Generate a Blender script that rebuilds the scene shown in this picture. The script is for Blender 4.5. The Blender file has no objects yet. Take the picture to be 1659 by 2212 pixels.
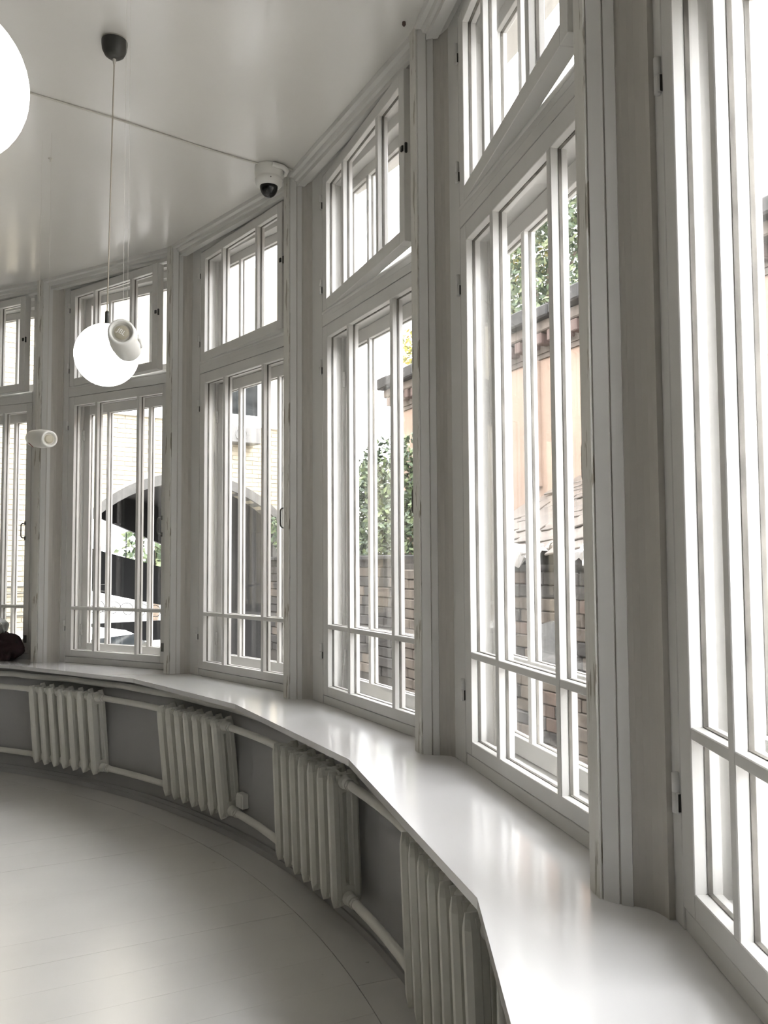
import bpy, math, random
from math import sin, cos, pi, radians, sqrt, atan2, hypot
from mathutils import Vector, Matrix
random.seed(7)
SC = bpy.context.scene
COL = SC.collection

# ------------------------------------------------------------------ camera, sky, exposure
CAM_H = 1.634                                   # eye above the floor
FPX, PITCH, ROLL = 1800.6, 0.0574, -0.0061
cam = bpy.data.cameras.new('camera')
cam.sensor_fit = 'VERTICAL'; cam.sensor_height = 36.0; cam.lens = FPX / 2212 * 36.0
cam.clip_start = 0.02; cam.clip_end = 400
co = bpy.data.objects.new('camera', cam); COL.objects.link(co)
r0 = Vector((1, 0, 0)); u0 = Vector((0, -sin(PITCH), cos(PITCH))); fw = Vector((0, cos(PITCH), sin(PITCH)))
rr = r0 * cos(ROLL) + u0 * sin(ROLL); uu = u0 * cos(ROLL) - r0 * sin(ROLL)
co.matrix_world = Matrix(((rr.x, uu.x, -fw.x, 0), (rr.y, uu.y, -fw.y, 0), (rr.z, uu.z, -fw.z, CAM_H), (0, 0, 0, 1)))
SC.camera = co

world = bpy.data.worlds.new('overcast_sky'); SC.world = world; world.use_nodes = True
bg = world.node_tree.nodes['Background']
bg.inputs['Color'].default_value = (0.975, 0.98, 1.0, 1); bg.inputs['Strength'].default_value = 11.0
LAMP_STRENGTH = 4.0
vs = SC.view_settings
vs.view_transform = 'Standard'; vs.look = 'None'; vs.exposure = 0.30; vs.gamma = 1.0; vs.use_curve_mapping = False

# ------------------------------------------------------------------ room geometry (metres, floor z = 0, camera above the origin)
ZS = 0.865                                      # top of the window ledge
ZC = ZS + 2.9925                                # ceiling
C0 = Vector((-5.4777, 1.2459, 0))               # centre of the round room
RP = 6.0
PA = {0: (-2.7319, 6.4811), 1: (-1.5261, 5.7952), 2: (-.5721, 4.7355), 3: (.1201, 3.4094), 4: (.4759, 1.9925)}
A0, DA = 7.1437, 14.032                         # angle of post 4 and the step between posts, degrees
def post_xy(i):
    if i in PA: return Vector((PA[i][0], PA[i][1], 0))
    if i < 0: a = 63.27 - i * DA
    else: a = A0 - (i - 4) * DA
    return C0 + RP * Vector((cos(radians(a)), sin(radians(a)), 0))
def on_ring(deg, r, z=0.0):
    return Vector((C0.x + r * cos(radians(deg)), C0.y + r * sin(radians(deg)), z))
def frame_mat(o, xdir, z):                      # x = xdir, y = outward / left-hand normal, z up
    x = xdir.normalized(); zax = Vector((0, 0, 1)); y = zax.cross(x)
    return Matrix(((x.x, y.x, 0, o.x), (x.y, y.y, 0, o.y), (0, 0, 1, z), (0, 0, 0, 1)))

# ------------------------------------------------------------------ materials
def new_mat(name):
    m = bpy.data.materials.new(name); m.use_nodes = True
    nt = m.node_tree; b = nt.nodes['Principled BSDF']
    return m, nt, b
def N(nt, t, **kw):
    n = nt.nodes.new(t)
    for k, v in kw.items(): setattr(n, k, v)
    return n
def painted(name, col, rough=0.4, var=0.05, scale=6.0, bump=0.0, bscale=60.0, spec=0.5, stretch=(1, 1, 1), coat=0.0, crough=.08, cior=1.5, metal=0.0, chips=None):
    m, nt, b = new_mat(name)
    tc = N(nt, 'ShaderNodeTexCoord'); mp = N(nt, 'ShaderNodeMapping'); mp.inputs['Scale'].default_value = stretch
    nt.links.new(tc.outputs['Object'], mp.inputs['Vector'])
    no = N(nt, 'ShaderNodeTexNoise'); no.inputs['Scale'].default_value = scale; no.inputs['Detail'].default_value = 6
    nt.links.new(mp.outputs['Vector'], no.inputs['Vector'])
    cr = N(nt, 'ShaderNodeValToRGB'); e = cr.color_ramp.elements
    e[0].position = .3; e[1].position = .7
    e[0].color = (*[max(0, c * (1 - var)) for c in col], 1); e[1].color = (*[min(1, c * (1 + var)) for c in col], 1)
    nt.links.new(no.outputs['Fac'], cr.inputs['Fac'])
    out = cr.outputs['Color']
    if chips:
        n2 = N(nt, 'ShaderNodeTexNoise'); n2.inputs['Scale'].default_value = chips[1]; n2.inputs['Detail'].default_value = 8
        m2 = N(nt, 'ShaderNodeMapping'); m2.inputs['Scale'].default_value = chips[3]
        nt.links.new(tc.outputs['Object'], m2.inputs['Vector']); nt.links.new(m2.outputs['Vector'], n2.inputs['Vector'])
        c2 = N(nt, 'ShaderNodeValToRGB'); c2.color_ramp.elements[0].position = chips[2]; c2.color_ramp.elements[1].position = chips[2] + .03
        nt.links.new(n2.outputs['Fac'], c2.inputs['Fac'])
        mx = N(nt, 'ShaderNodeMixRGB'); nt.links.new(c2.outputs['Color'], mx.inputs['Fac'])
        nt.links.new(out, mx.inputs['Color1']); mx.inputs['Color2'].default_value = (*chips[0], 1)
        out = mx.outputs['Color']
    nt.links.new(out, b.inputs['Base Color'])
    b.inputs['Roughness'].default_value = rough; b.inputs['Specular IOR Level'].default_value = spec
    b.inputs['Coat Weight'].default_value = coat; b.inputs['Coat Roughness'].default_value = crough; b.inputs['Coat IOR'].default_value = cior; b.inputs['Metallic'].default_value = metal
    if bump:
        nb = N(nt, 'ShaderNodeTexNoise'); nb.inputs['Scale'].default_value = bscale; nb.inputs['Detail'].default_value = 4
        nt.links.new(mp.outputs['Vector'], nb.inputs['Vector'])
        bp = N(nt, 'ShaderNodeBump'); bp.inputs['Strength'].default_value = bump; bp.inputs['Distance'].default_value = .004
        nt.links.new(nb.outputs['Fac'], bp.inputs['Height']); nt.links.new(bp.outputs['Normal'], b.inputs['Normal'])
    return m
M = {}
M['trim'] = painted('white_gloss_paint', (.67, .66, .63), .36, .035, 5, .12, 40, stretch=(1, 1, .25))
M['worn'] = painted('chipped_white_paint', (.66, .645, .595), .42, .05, 9, .5, 55, stretch=(1, 1, .12), chips=((.34, .31, .25), 42, .60, (1, 1, .13)))
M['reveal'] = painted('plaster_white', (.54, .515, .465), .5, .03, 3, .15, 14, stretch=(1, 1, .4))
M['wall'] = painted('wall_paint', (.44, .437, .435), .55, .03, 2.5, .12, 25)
M['wall_far'] = painted('far_wall_darkened', (.10, .09, .075), .6, .05, 2)  # unseen wall, coloured dark so it throws less fill light on the posts
M['ceil'] = painted('ceiling_gloss_paint', (.66, .645, .605), .35, .03, 1.2, .06, 1.6, coat=.7, crough=.16)
M['ledge'] = painted('ledge_lacquer', (.74, .735, .73), .22, .015, 2, .03, 9, coat=1.0, crough=.13, cior=1.6)
M['floor'] = painted('floor_paint', (.70, .685, .65), .40, .03, 3, .08, 5, stretch=(1, 1, 1), coat=1.0, crough=.24, cior=1.8, chips=((.42, .40, .36), 9, .735, (1, 1, 1)))
M['rad'] = painted('radiator_enamel', (.77, .76, .69), .36, .04, 8, .2, 60)
M['pipe'] = painted('pipe_enamel', (.77, .76, .70), .36, .04, 8, .2, 60)
M['dark'] = painted('dark_gap', (.05, .047, .04), .8, .1)
M['putty'] = painted('old_putty', (.16, .15, .13), .7, .4, 30, stretch=(1, 1, .3))
M['metal_d'] = painted('dark_metal', (.045, .045, .04), .4, .1, metal=.3)
M['metal_g'] = painted('grey_metal', (.20, .195, .18), .35, .1, metal=.6)
M['plastic_w'] = painted('white_plastic', (.80, .79, .74), .35, .03)
M['plastic_g'] = painted('grey_plastic', (.55, .53, .47), .4, .03)
M['plastic_b'] = painted('beige_disc', (.42, .385, .29), .4, .03)
M['dome'] = painted('smoked_dome', (.012, .012, .012), .08, .05)
M['red'] = painted('dark_red_label', (.22, .03, .03), .4, .1)
M['cord'] = painted('cord_fabric', (.42, .38, .31), .6, .1)
M['cream'] = painted('cream_render', (.40, .36, .27), .8, .05, 3, .3, 20)
M['cream_b'] = painted('cream_painted_brick', (.37, .33, .25), .8, .06, 9, .5, 40)
M['white_out'] = painted('white_stucco', (.85, .84, .80), .8, .04, 3)
M['grey_ring'] = painted('grey_stone_ring', (.10, .097, .09), .8, .25, 4, .4, 20)
M['tunnel'] = painted('near_black_plaster', (.016, .0155, .015), .85, .3, 1.5, .3, 12)  # near-black colour of the passage walls and far lintel
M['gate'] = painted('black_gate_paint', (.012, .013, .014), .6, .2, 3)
M['pink'] = painted('pink_plaster', (.27, .195, .15), .85, .10, 2.2, .4, 18, chips=((.27, .225, .17), 2.2, .6, (1, 1, .6)))
M['brick'] = painted('weathered_brick', (.085, .058, .050), .85, .35, 7, .6, 40)
M['soot'] = painted('dark_roof_edge', (.026, .025, .024), .8, .5, 8, .6, 25)
M['band'] = painted('grey_stone_band', (.115, .095, .080), .85, .25, 6, .5, 25)
M['slate'] = painted('old_slate', (.10, .085, .072), .42, .35, 5, .5, 22)
M['stone'] = painted('yard_stone', (.085, .070, .056), .9, .4, 5, .7, 24)
M['stone_d'] = painted('yard_stone_dark_shaded', (.036, .033, .030), .9, .4, 5, .7, 24)  # dark stones; also carries the shade band painted on upper shed courses
M['stone_r'] = painted('yard_stone_red', (.085, .06, .047), .9, .4, 5, .7, 24)
M['patch'] = painted('grey_render_patch', (.12, .12, .118), .8, .2, 4, .3, 20)
M['sheet'] = painted('plastic_sheet', (.22, .21, .20), .12, .3, 6)
M['mortar'] = painted('yard_mortar', (.045, .04, .034), .95, .3, 9, .5, 30)
M['ground'] = painted('yard_paving', (.40, .385, .36), .9, .15, 2, .4, 20)
M['bark'] = painted('bark', (.13, .10, .075), .9, .3, 12, .6, 30)
M['car'] = painted('car_white', (.84, .85, .86), .2, .02, coat=.6)
M['carglass'] = painted('car_glass', (.015, .018, .02), .06, .1)
M['tyre'] = painted('tyre_rubber', (.02, .02, .02), .8, .1)
M['bag'] = painted('maroon_cloth', (.022, .009, .010), .9, .5, 18, .6, 60)
M['bag_g'] = painted('grey_nylon', (.20, .205, .19), .5, .4, 9, .5, 25)
M['strap'] = painted('pale_webbing', (.62, .61, .56), .6, .05)
M['wincurtain'] = painted('dark_window_glass', (.02, .022, .022), .5, .5, 6, spec=.1)
M['ac'] = painted('ac_casing', (.15, .147, .14), .5, .08)
def leaf_mat(name, a, b_, c):
    m, nt, b = new_mat(name)
    oi = N(nt, 'ShaderNodeTexCoord'); no = N(nt, 'ShaderNodeTexNoise'); no.inputs['Scale'].default_value = 5.0
    nt.links.new(oi.outputs['Object'], no.inputs['Vector'])
    wn = N(nt, 'ShaderNodeTexWhiteNoise'); ge = N(nt, 'ShaderNodeNewGeometry')
    nt.links.new(ge.outputs['Random Per Island'], wn.inputs['Vector'])
    mx = N(nt, 'ShaderNodeMath', operation='ADD'); nt.links.new(no.outputs['Fac'], mx.inputs[0])
    sb = N(nt, 'ShaderNodeMath', operation='MULTIPLY_ADD'); nt.links.new(ge.outputs['Random Per Island'], sb.inputs[0]); sb.inputs[1].default_value = .5; sb.inputs[2].default_value = -.25
    nt.links.new(sb.outputs[0], mx.inputs[1])
    cr = N(nt, 'ShaderNodeValToRGB'); e = cr.color_ramp.elements
    e[0].position = .28; e[0].color = (*a, 1); e[1].position = .78; e[1].color = (*c, 1)
    k = e.new(.5); k.color = (*b_, 1)
    nt.links.new(mx.outputs[0], cr.inputs['Fac']); nt.links.new(cr.outputs['Color'], b.inputs['Base Color'])
    b.inputs['Roughness'].default_value = .5
    return m
M['leaf_g'] = leaf_mat('green_leaves', (.025, .045, .022), (.075, .11, .055), (.20, .23, .12))
M['leaf_y'] = leaf_mat('yellow_leaves', (.12, .14, .05), (.32, .30, .08), (.52, .36, .09))
M['leaf_i'] = leaf_mat('ivy_leaves', (.014, .028, .014), (.048, .075, .038), (.15, .19, .085))
def glass_mat():
    m, nt, b = new_mat('window_glass'); nt.nodes.remove(b)
    out = nt.nodes['Material Output']
    tr = N(nt, 'ShaderNodeBsdfTransparent'); tr.inputs['Color'].default_value = (.985, .985, .985, 1)
    gl = N(nt, 'ShaderNodeBsdfGlossy'); gl.inputs['Roughness'].default_value = .02
    fr = N(nt, 'ShaderNodeFresnel'); ge = N(nt, 'ShaderNodeNewGeometry'); io = N(nt, 'ShaderNodeMath', operation='MULTIPLY_ADD')
    nt.links.new(ge.outputs['Backfacing'], io.inputs[0]); io.inputs[1].default_value = 1 / 1.32 - 1.32; io.inputs[2].default_value = 1.32
    nt.links.new(io.outputs[0], fr.inputs['IOR'])
    mx = N(nt, 'ShaderNodeMixShader')
    nt.links.new(fr.outputs[0], mx.inputs[0]); nt.links.new(tr.outputs[0], mx.inputs[1]); nt.links.new(gl.outputs[0], mx.inputs[2])
    nt.links.new(mx.outputs[0], out.inputs['Surface'])
    return m
M['glass'] = glass_mat()
def globe_mat():
    m, nt, b = new_mat('lit_opal_glass')
    b.inputs['Base Color'].default_value = (.9, .89, .86, 1); b.inputs['Roughness'].default_value = .3
    b.inputs['Emission Color'].default_value = (1, .985, .95, 1); b.inputs['Emission Strength'].default_value = LAMP_STRENGTH
    return m
M['globe'] = globe_mat()

# ------------------------------------------------------------------ mesh helpers
class MB:
    def __init__(s): s.v = []; s.f = []; s.sm = []
    def poly(s, vs, fs, smooth=False):
        o = len(s.v); s.v += [tuple(v) for v in vs]
        for f in fs: s.f.append([o + i for i in f]); s.sm.append(smooth)
    def box(s, x0, x1, y0, y1, z0, z1, mt=None):
        vs = [Vector((x, y, z)) for z in (z0, z1) for y in (y0, y1) for x in (x0, x1)]
        if mt: vs = [mt @ v for v in vs]
        s.poly(vs, [(0, 2, 3, 1), (4, 5, 7, 6), (0, 1, 5, 4), (2, 6, 7, 3), (0, 4, 6, 2), (1, 3, 7, 5)])
        return s
    def cbox(s, x0, x1, y0, y1, z0, z1, c=.002, mt=None):     # box with chamfered edges
        X, Y, Z = (x0, x1), (y0, y1), (z0, z1)
        vs = []; idx = {}
        for i in (0, 1):
            for j in (0, 1):
                for k in (0, 1):
                    sx, sy, sz = (1, -1)[i] * c, (1, -1)[j] * c, (1, -1)[k] * c
                    idx[i, j, k] = len(vs)
                    vs += [Vector((X[i], Y[j] + sy, Z[k] + sz)), Vector((X[i] + sx, Y[j], Z[k] + sz)), Vector((X[i] + sx, Y[j] + sy, Z[k]))]
        P = lambda i, j, k, a: idx[i, j, k] + a
        fs = []
        for i in (0, 1): fs.append([P(i, 0, 0, 0), P(i, 1, 0, 0), P(i, 1, 1, 0), P(i, 0, 1, 0)][::(-1 if i == 0 else 1)])
        for j in (0, 1): fs.append([P(0, j, 0, 1), P(1, j, 0, 1), P(1, j, 1, 1), P(0, j, 1, 1)][::(1 if j == 0 else -1)])
        for k in (0, 1): fs.append([P(0, 0, k, 2), P(1, 0, k, 2), P(1, 1, k, 2), P(0, 1, k, 2)][::(-1 if k == 0 else 1)])
        for j in (0, 1):
            for k in (0, 1): fs.append([P(0, j, k, 1), P(1, j, k, 1), P(1, j, k, 2), P(0, j, k, 2)])
        for i in (0, 1):
            for k in (0, 1): fs.append([P(i, 0, k, 0), P(i, 1, k, 0), P(i, 1, k, 2), P(i, 0, k, 2)])
        for i in (0, 1):
            for j in (0, 1): fs.append([P(i, j, 0, 0), P(i, j, 1, 0), P(i, j, 1, 1), P(i, j, 0, 1)])
        for q in idx.values(): fs.append([q, q + 1, q + 2])
        if mt: vs = [mt @ v for v in vs]
        s.poly(vs, fs); return s
    def prism(s, pts, a, b, axis='z', mt=None):               # 2D outline extruded from a to b
        n = len(pts)
        mk = {'z': lambda p, t: Vector((p[0], p[1], t)), 'x': lambda p, t: Vector((t, p[0], p[1])), 'y': lambda p, t: Vector((p[0], t, p[1]))}[axis]
        vs = [mk(p, a) for p in pts] + [mk(p, b) for p in pts]
        if mt: vs = [mt @ v for v in vs]
        s.poly(vs, [list(range(n))[::-1], list(range(n, 2 * n))] + [(i, (i + 1) % n, n + (i + 1) % n, n + i) for i in range(n)]); return s
    def tube(s, pts, r, n=10, cap=True, smooth=True):
        pts = [Vector(p) for p in pts]; rings = []; up = None
        for i, p in enumerate(pts):
            d = (pts[min(i + 1, len(pts) - 1)] - pts[max(i - 1, 0)]).normalized()
            if up is None: up = Vector((0, 0, 1)) if abs(d.z) < .9 else Vector((1, 0, 0))
            a = d.cross(up).normalized(); up = a.cross(d).normalized()
            R = r[i] if isinstance(r, (list, tuple)) else r
            rings.append([p + a * R * cos(2 * pi * k / n) + up * R * sin(2 * pi * k / n) for k in range(n)])
        vs = [v for q in rings for v in q]; m = len(rings)
        s.poly(vs, [(i * n + k, i * n + (k + 1) % n, (i + 1) * n + (k + 1) % n, (i + 1) * n + k) for i in range(m - 1) for k in range(n)], smooth)
        if cap: s.poly(rings[0], [list(range(n))[::-1]]); s.poly(rings[-1], [list(range(n))])
        return s
    def lathe(s, prof, n=32, mt=None, smooth=True):           # profile (r, z) about z
        vs = []
        for r, z in prof: vs += [Vector((r * cos(2 * pi * k / n), r * sin(2 * pi * k / n), z)) for k in range(n)]
        if mt: vs = [mt @ v for v in vs]
        m = len(prof)
        s.poly(vs, [(i * n + k, i * n + (k + 1) % n, (i + 1) * n + (k + 1) % n, (i + 1) * n + k) for i in range(m - 1) for k in range(n)], smooth); return s
    def mesh(s, name, mat):
        me = bpy.data.meshes.new(name); me.from_pydata(s.v, [], s.f)
        me.polygons.foreach_set('use_smooth', s.sm)
        me.materials.append(mat)
        import bmesh
        bm = bmesh.new(); bm.from_mesh(me); bmesh.ops.recalc_face_normals(bm, faces=bm.faces); bm.to_mesh(me); bm.free()
        return me
    def obj(s, name, mat, parent=None, mw=None):
        return link(name, s.mesh(name, mat), parent, mw)
def link(name, data, parent=None, mw=None):
    o = bpy.data.objects.new(name, data); COL.objects.link(o)
    if parent: o.parent = parent
    if mw is not None: o.matrix_local = mw
    return o
def empty(name, mw=None, parent=None):
    o = link(name, None, parent, mw); o.empty_display_size = .1; return o
def tag(o, label=None, cat=None, group=None, kind=None):
    if label: o['label'] = label
    if cat: o['category'] = cat
    if group: o['group'] = group
    if kind: o['kind'] = kind
    return o
T = Matrix.Translation
def copy_tree(o, parent=None):
    c = o.copy(); COL.objects.link(c)
    if parent: c.parent = parent
    for ch in list(o.children): copy_tree(ch, c)
    return c

# ------------------------------------------------------------------ floor, ceiling, walls
BD = 26.0                                       # direction of the boards, degrees
fl = MB(); n = 96
fl.prism([(C0.x + 6.3 * cos(2 * pi * k / n), C0.y + 6.3 * sin(2 * pi * k / n)) for k in range(n)], -.30, -.012)
floor = fl.obj('floor', M['floor']); tag(floor, 'white painted plank floor of the round room', 'floor', kind='structure')
RB = 5.745
mb_ring = []
NB = 40
for k in range(NB):                             # curved border boards along the wall
    a0, a1 = 360 / NB * k + 3, 360 / NB * (k + 1) + 3 - .018
    m = MB(); pts = []
    for t in range(5): a = radians(a0 + (a1 - a0) * t / 4); pts.append((C0.x + (RB + .002) * cos(a), C0.y + (RB + .002) * sin(a)))
    for t in range(4, -1, -1): a = radians(a0 + (a1 - a0) * t / 4); pts.append((C0.x + 6.2 * cos(a), C0.y + 6.2 * sin(a)))
    m.prism(pts, -.03, random.uniform(-.0004, .0003)); m.obj('floor_board', M['floor'], floor)
bd = Vector((cos(radians(BD)), sin(radians(BD)), 0)); bn = Vector((-bd.y, bd.x, 0))
k0 = bn.dot(C0); W_ = .235
j = -int(RB / W_) - 1
while j * W_ < RB:                              # straight boards
    lo, hi = j * W_ + .0004, (j + 1) * W_ - .0004
    lo, hi = max(lo, -RB + .02), min(hi, RB - .02)
    if hi - lo > .03:
        L0 = sqrt(RB * RB - lo * lo); L1 = sqrt(RB * RB - hi * hi)
        pts = [];
        for t in range(7):
            q = lo + (hi - lo) * t / 6; pts.append((q, sqrt(max(0, RB * RB - q * q)) - .002))
        poly = [(-sgn * 0 + 1 * p[1], p[0]) for sgn in (1,) for p in pts] + [(-p[1], p[0]) for p in pts[::-1]]
        P3 = [C0 + bd * a + bn * b for a, b in poly]
        m = MB(); m.prism([(p.x, p.y) for p in P3], -.03, random.uniform(-.0004, .0003)); m.obj('floor_board', M['floor'], floor)
    j += 1
ce = MB(); ce.prism([(C0.x + 6.5 * cos(2 * pi * k / n), C0.y + 6.5 * sin(2 * pi * k / n)) for k in range(n)], ZC, ZC + .25)
tag(ce.obj('ceiling', M['ceil']), 'pale glossy painted ceiling above the window bays', 'ceiling', kind='structure')

FIRST, LAST = -5, 5                             # posts at the ends of the glazed part
ang = lambda i: math.degrees(atan2(post_xy(i).y - C0.y, post_xy(i).x - C0.x))
def arc_wall(a0, a1, r0_, r1_, z0, z1, steps):
    m = MB(); pts = []
    for t in range(steps + 1): a = radians(a0 + (a1 - a0) * t / steps); pts.append((C0.x + r0_ * cos(a), C0.y + r0_ * sin(a)))
    for t in range(steps, -1, -1): a = radians(a0 + (a1 - a0) * t / steps); pts.append((C0.x + r1_ * cos(a), C0.y + r1_ * sin(a)))
    # quads between consecutive points keep the caps well behaved
    q = steps + 1
    for t in range(steps):
        m.prism([pts[t], pts[t + 1], pts[2 * q - 2 - t], pts[2 * q - 1 - t]], z0, z1)
    return m
aL, aR = ang(FIRST), ang(LAST)
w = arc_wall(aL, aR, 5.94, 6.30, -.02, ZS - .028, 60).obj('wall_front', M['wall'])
tag(w, 'low curved grey white wall below the windows behind the radiators', 'wall', kind='structure')
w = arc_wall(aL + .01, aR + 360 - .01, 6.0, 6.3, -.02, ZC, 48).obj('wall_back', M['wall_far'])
tag(w, 'plain unseen curved wall of the far half of the round room, darkened to cut fill light', 'wall', kind='structure')
bb = MB()
for t in range(60):
    a0, a1 = radians(aL + (aR - aL) * t / 60), radians(aL + (aR - aL) * (t + 1) / 60)
    for (ra, rb, za, zb) in ((5.918, 5.94, 0, .035), (5.928, 5.94, .035, .06)):
        bb.prism([(C0.x + r * cos(a), C0.y + r * sin(a)) for r, a in ((ra, a0), (ra, a1), (rb, a1), (rb, a0))], za, zb)
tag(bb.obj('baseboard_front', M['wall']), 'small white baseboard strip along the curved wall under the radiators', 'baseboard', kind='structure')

# window ledge: faceted inner edge, outer edge under the frames
CA = {1: (-1.6542, 5.5317), 2: (-.8064, 4.533), 3: (-.1429, 3.2754), 4: (.2068, 1.9433)}
led_in = []
for i in range(FIRST, LAST + 1):
    p = post_xy(i) - C0
    led_in.append(Vector((CA[i][0], CA[i][1], 0)) if i in CA else C0 + p.normalized() * 5.722)
CAfix = led_in
lm = MB()
for i in range(len(led_in) - 1):
    p, q = led_in[i], led_in[i + 1]
    po, qo = [C0 + (x - C0).normalized() * 6.34 for x in (post_xy(FIRST + i), post_xy(FIRST + i + 1))]
    lm.prism([(p.x, p.y), (q.x, q.y), (qo.x, qo.y), (po.x, po.y)], ZS - .027, ZS)
tag(lm.obj('trim_1', M['ledge']), 'deep glossy white window ledge running round under all the windows', 'window ledge', kind='structure')

# ------------------------------------------------------------------ window posts
def make_post(i, k):
    p = post_xy(i); rad = (p - C0).normalized(); tan = Vector((rad.y, -rad.x, 0))
    mw = Matrix(((tan.x, rad.x, 0, p.x), (tan.y, rad.y, 0, p.y), (0, 0, 1, ZS), (0, 0, 0, 1)))
    H = ZC - ZS
    c = MB()
    R_ = [(.060, .012), (.066, .012), (.092, .036), (.108, .060), (.114, .070), (.124, .082), (.138, .092), (.154, .0985), (.170, .1025), (.186, .104), (.186, .27)]
    L_ = [(-.052 - (x - .066), y) for x, y in R_[2:]]
    L_[0:0] = [(.004, .012), (-.002, .012)]
    L_ = [(.004, .012), (-.004, .012), (-.028, .036), (-.044, .060), (-.064, .085), (-.088, .102), (-.120, .104), (-.120, .27)]
    c.prism(L_[::-1] + R_, 0, H, mt=None)
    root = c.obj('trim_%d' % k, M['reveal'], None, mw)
    # face boards
    for nm, pts, mat in (('face_board', [(0, 0), (.0615, 0), (.0615, .014), (0, .014)], 'worn'),
                         ('casing_board', [(.067, .006), (.0945, .0315), (.0885, .038), (.064, .012)], 'trim'),
                         ('casing_strip', [(.098, .0355), (.1125, .056), (.104, .062), (.090, .041)], 'trim'),
                         ('casing_board', [(-.006, .006), (-.0335, .0315), (-.0275, .038), (-.003, .012)], 'trim'),
                         ('casing_strip', [(-.037, .0355), (-.0515, .056), (-.043, .062), (-.029, .041)], 'trim')):
        m = MB(); m.prism(pts, 0.0, H - .0, 'z'); m.obj(nm, M[mat], root)
    return root
DESC = {-2: 'out of sight at the far end', -1: 'beyond the leftmost window in the photo'}
names = {0: 'white window post at the far left beside the dark bag',
         1: 'white window post left of the window showing the arch rim and ivy',
         2: 'white window post with the security camera at its top',
         3: 'tall white window post between the ivy window and the pink wall window',
         4: 'nearest broad white window post with flaking paint on its edge'}
for k, i in enumerate(range(FIRST, LAST + 1)):
    r = make_post(i, k + 2)
    tag(r, names.get(i, 'white window post out of the frame, number %d along the curve' % (k + 1)), 'window post', kind='structure')

# ------------------------------------------------------------------ windows
def sash(name, parent, x0, x1, z0, z1, ox0, ox1, oz0, oz1, muntx, muntz, mw_, y0, th, mw=None, extra=None, mat='trim'):
    """rectangular sash x0..x1, z0..z1 with glazed opening ox0..ox1, oz0..oz1; muntx = left edges of uprights"""
    m = MB()
    m.cbox(x0, ox0, y0, y0 + th, z0, z1); m.cbox(ox1, x1, y0, y0 + th, z0, z1)
    m.cbox(ox0, ox1, y0, y0 + th, z0, oz0); m.cbox(ox0, ox1, y0, y0 + th, oz1, z1)
    s = m.obj(name, M[mat], parent, mw)
    xs = [ox0] + [q for mx in muntx for q in (mx, mx + mw_)] + [ox1]
    cols = [(xs[2 * i], xs[2 * i + 1]) for i in range(len(muntx) + 1)]
    zsn = [oz0] + [q for mz in muntz for q in (mz, mz + mw_ * .9)] + [oz1]
    rows = [(zsn[2 * i], zsn[2 * i + 1]) for i in range(len(muntz) + 1)]
    for mx in muntx:
        MB().cbox(mx, mx + mw_, y0 + .001, y0 + th - .001, oz0 - .003, oz1 + .003).obj('muntin', M[mat], s)
    for mz in muntz:
        for a, b in cols: pass
        MB().cbox(ox0 - .003, ox1 + .003, y0 + .002, y0 + th - .002, mz, mz + mw_ * .9).obj('muntin', M[mat], s)
    pt = MB(); yg = y0 + th * .56; g = .002
    for a, b in cols:
        for c, d in rows:
            MB().box(a - .002, b + .002, yg - .0015, yg + .0015, c - .002, d + .002).obj('pane', M['glass'], s)
            for (p, q, r_, t_) in ((a, a + g, c, d), (b - g, b, c, d), (a, b, c, c + g), (a, b, d - g, d)):
                pt.box(p, q, yg - .006, yg + .0045, r_, t_)
    pt.obj('glazing_putty', M['putty'], s)
    return s
def hinge(parent, x, y, z, mat='trim', r=.0085, h=.085, slot=True):
    m = MB(); m.lathe([(0, 0), (r, .001), (r, h * .49), (r * .55, h * .495), (r * .55, h * .505), (r, h * .51), (r, h - .002), (r * .6, h), (0, h)], 12, T((x, y, z)))
    m.box(x + r * .9, x + r * .9 + .0022, y - .003, y + .004, z + .002, z + h * .52)
    if slot: MB().box(x + r * .95, x + r * .95 + .0022, y + .001, y + .0065, z + .004, z + h * .48).obj('hinge_slot_shade', M['dark'], parent)  # dark strip standing in for the shaded slit beside the hinge
    return m.obj('hinge', M[mat], parent)
def d_handle(parent, x, y, z, mat='metal_g'):
    pts = []
    for t in range(5): a = pi / 2 * t / 4; pts.append((x, y - .022 - .022 * sin(a), z + .058 - .022 + .022 * cos(a) + 0))
    top = [(x, y, z + .058)] + [(x, y - .022 - .02 * sin(pi / 2 * t / 4), z + .038 + .02 * cos(pi / 2 * t / 4)) for t in range(5)]
    bot = [(q[0], q[1], 2 * z - q[2]) for q in top[::-1]]
    m = MB(); m.tube(top + bot, .0048, 8)
    m.box(x - .008, x + .008, y - .003, y + .001, z + .045, z + .075); m.box(x - .008, x + .008, y - .003, y + .001, z - .075, z - .045)
    return m.obj('handle', M[mat], parent)
YW = {5: .14}
OX0 = {0: .355, 1: .305, 2: .324, 3: .348, 4: .335, 5: .284}
VENT = {0: 4.5, 1: 6.0, 2: 3.6, 3: 5.0, 4: 4.5, 5: 4.0}
WLAB = {0: 'tall white casement window at the far left showing only cream brick',
        1: 'white casement window behind the lit globe lamp, showing the dark arch',
        2: 'white casement window below the security camera with a metal pull handle',
        3: 'white casement window showing green ivy above a stone wall',
        4: 'white casement window showing the pink wall and slate roof',
        5: 'nearest white window at the right edge with big hinges'}
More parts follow.
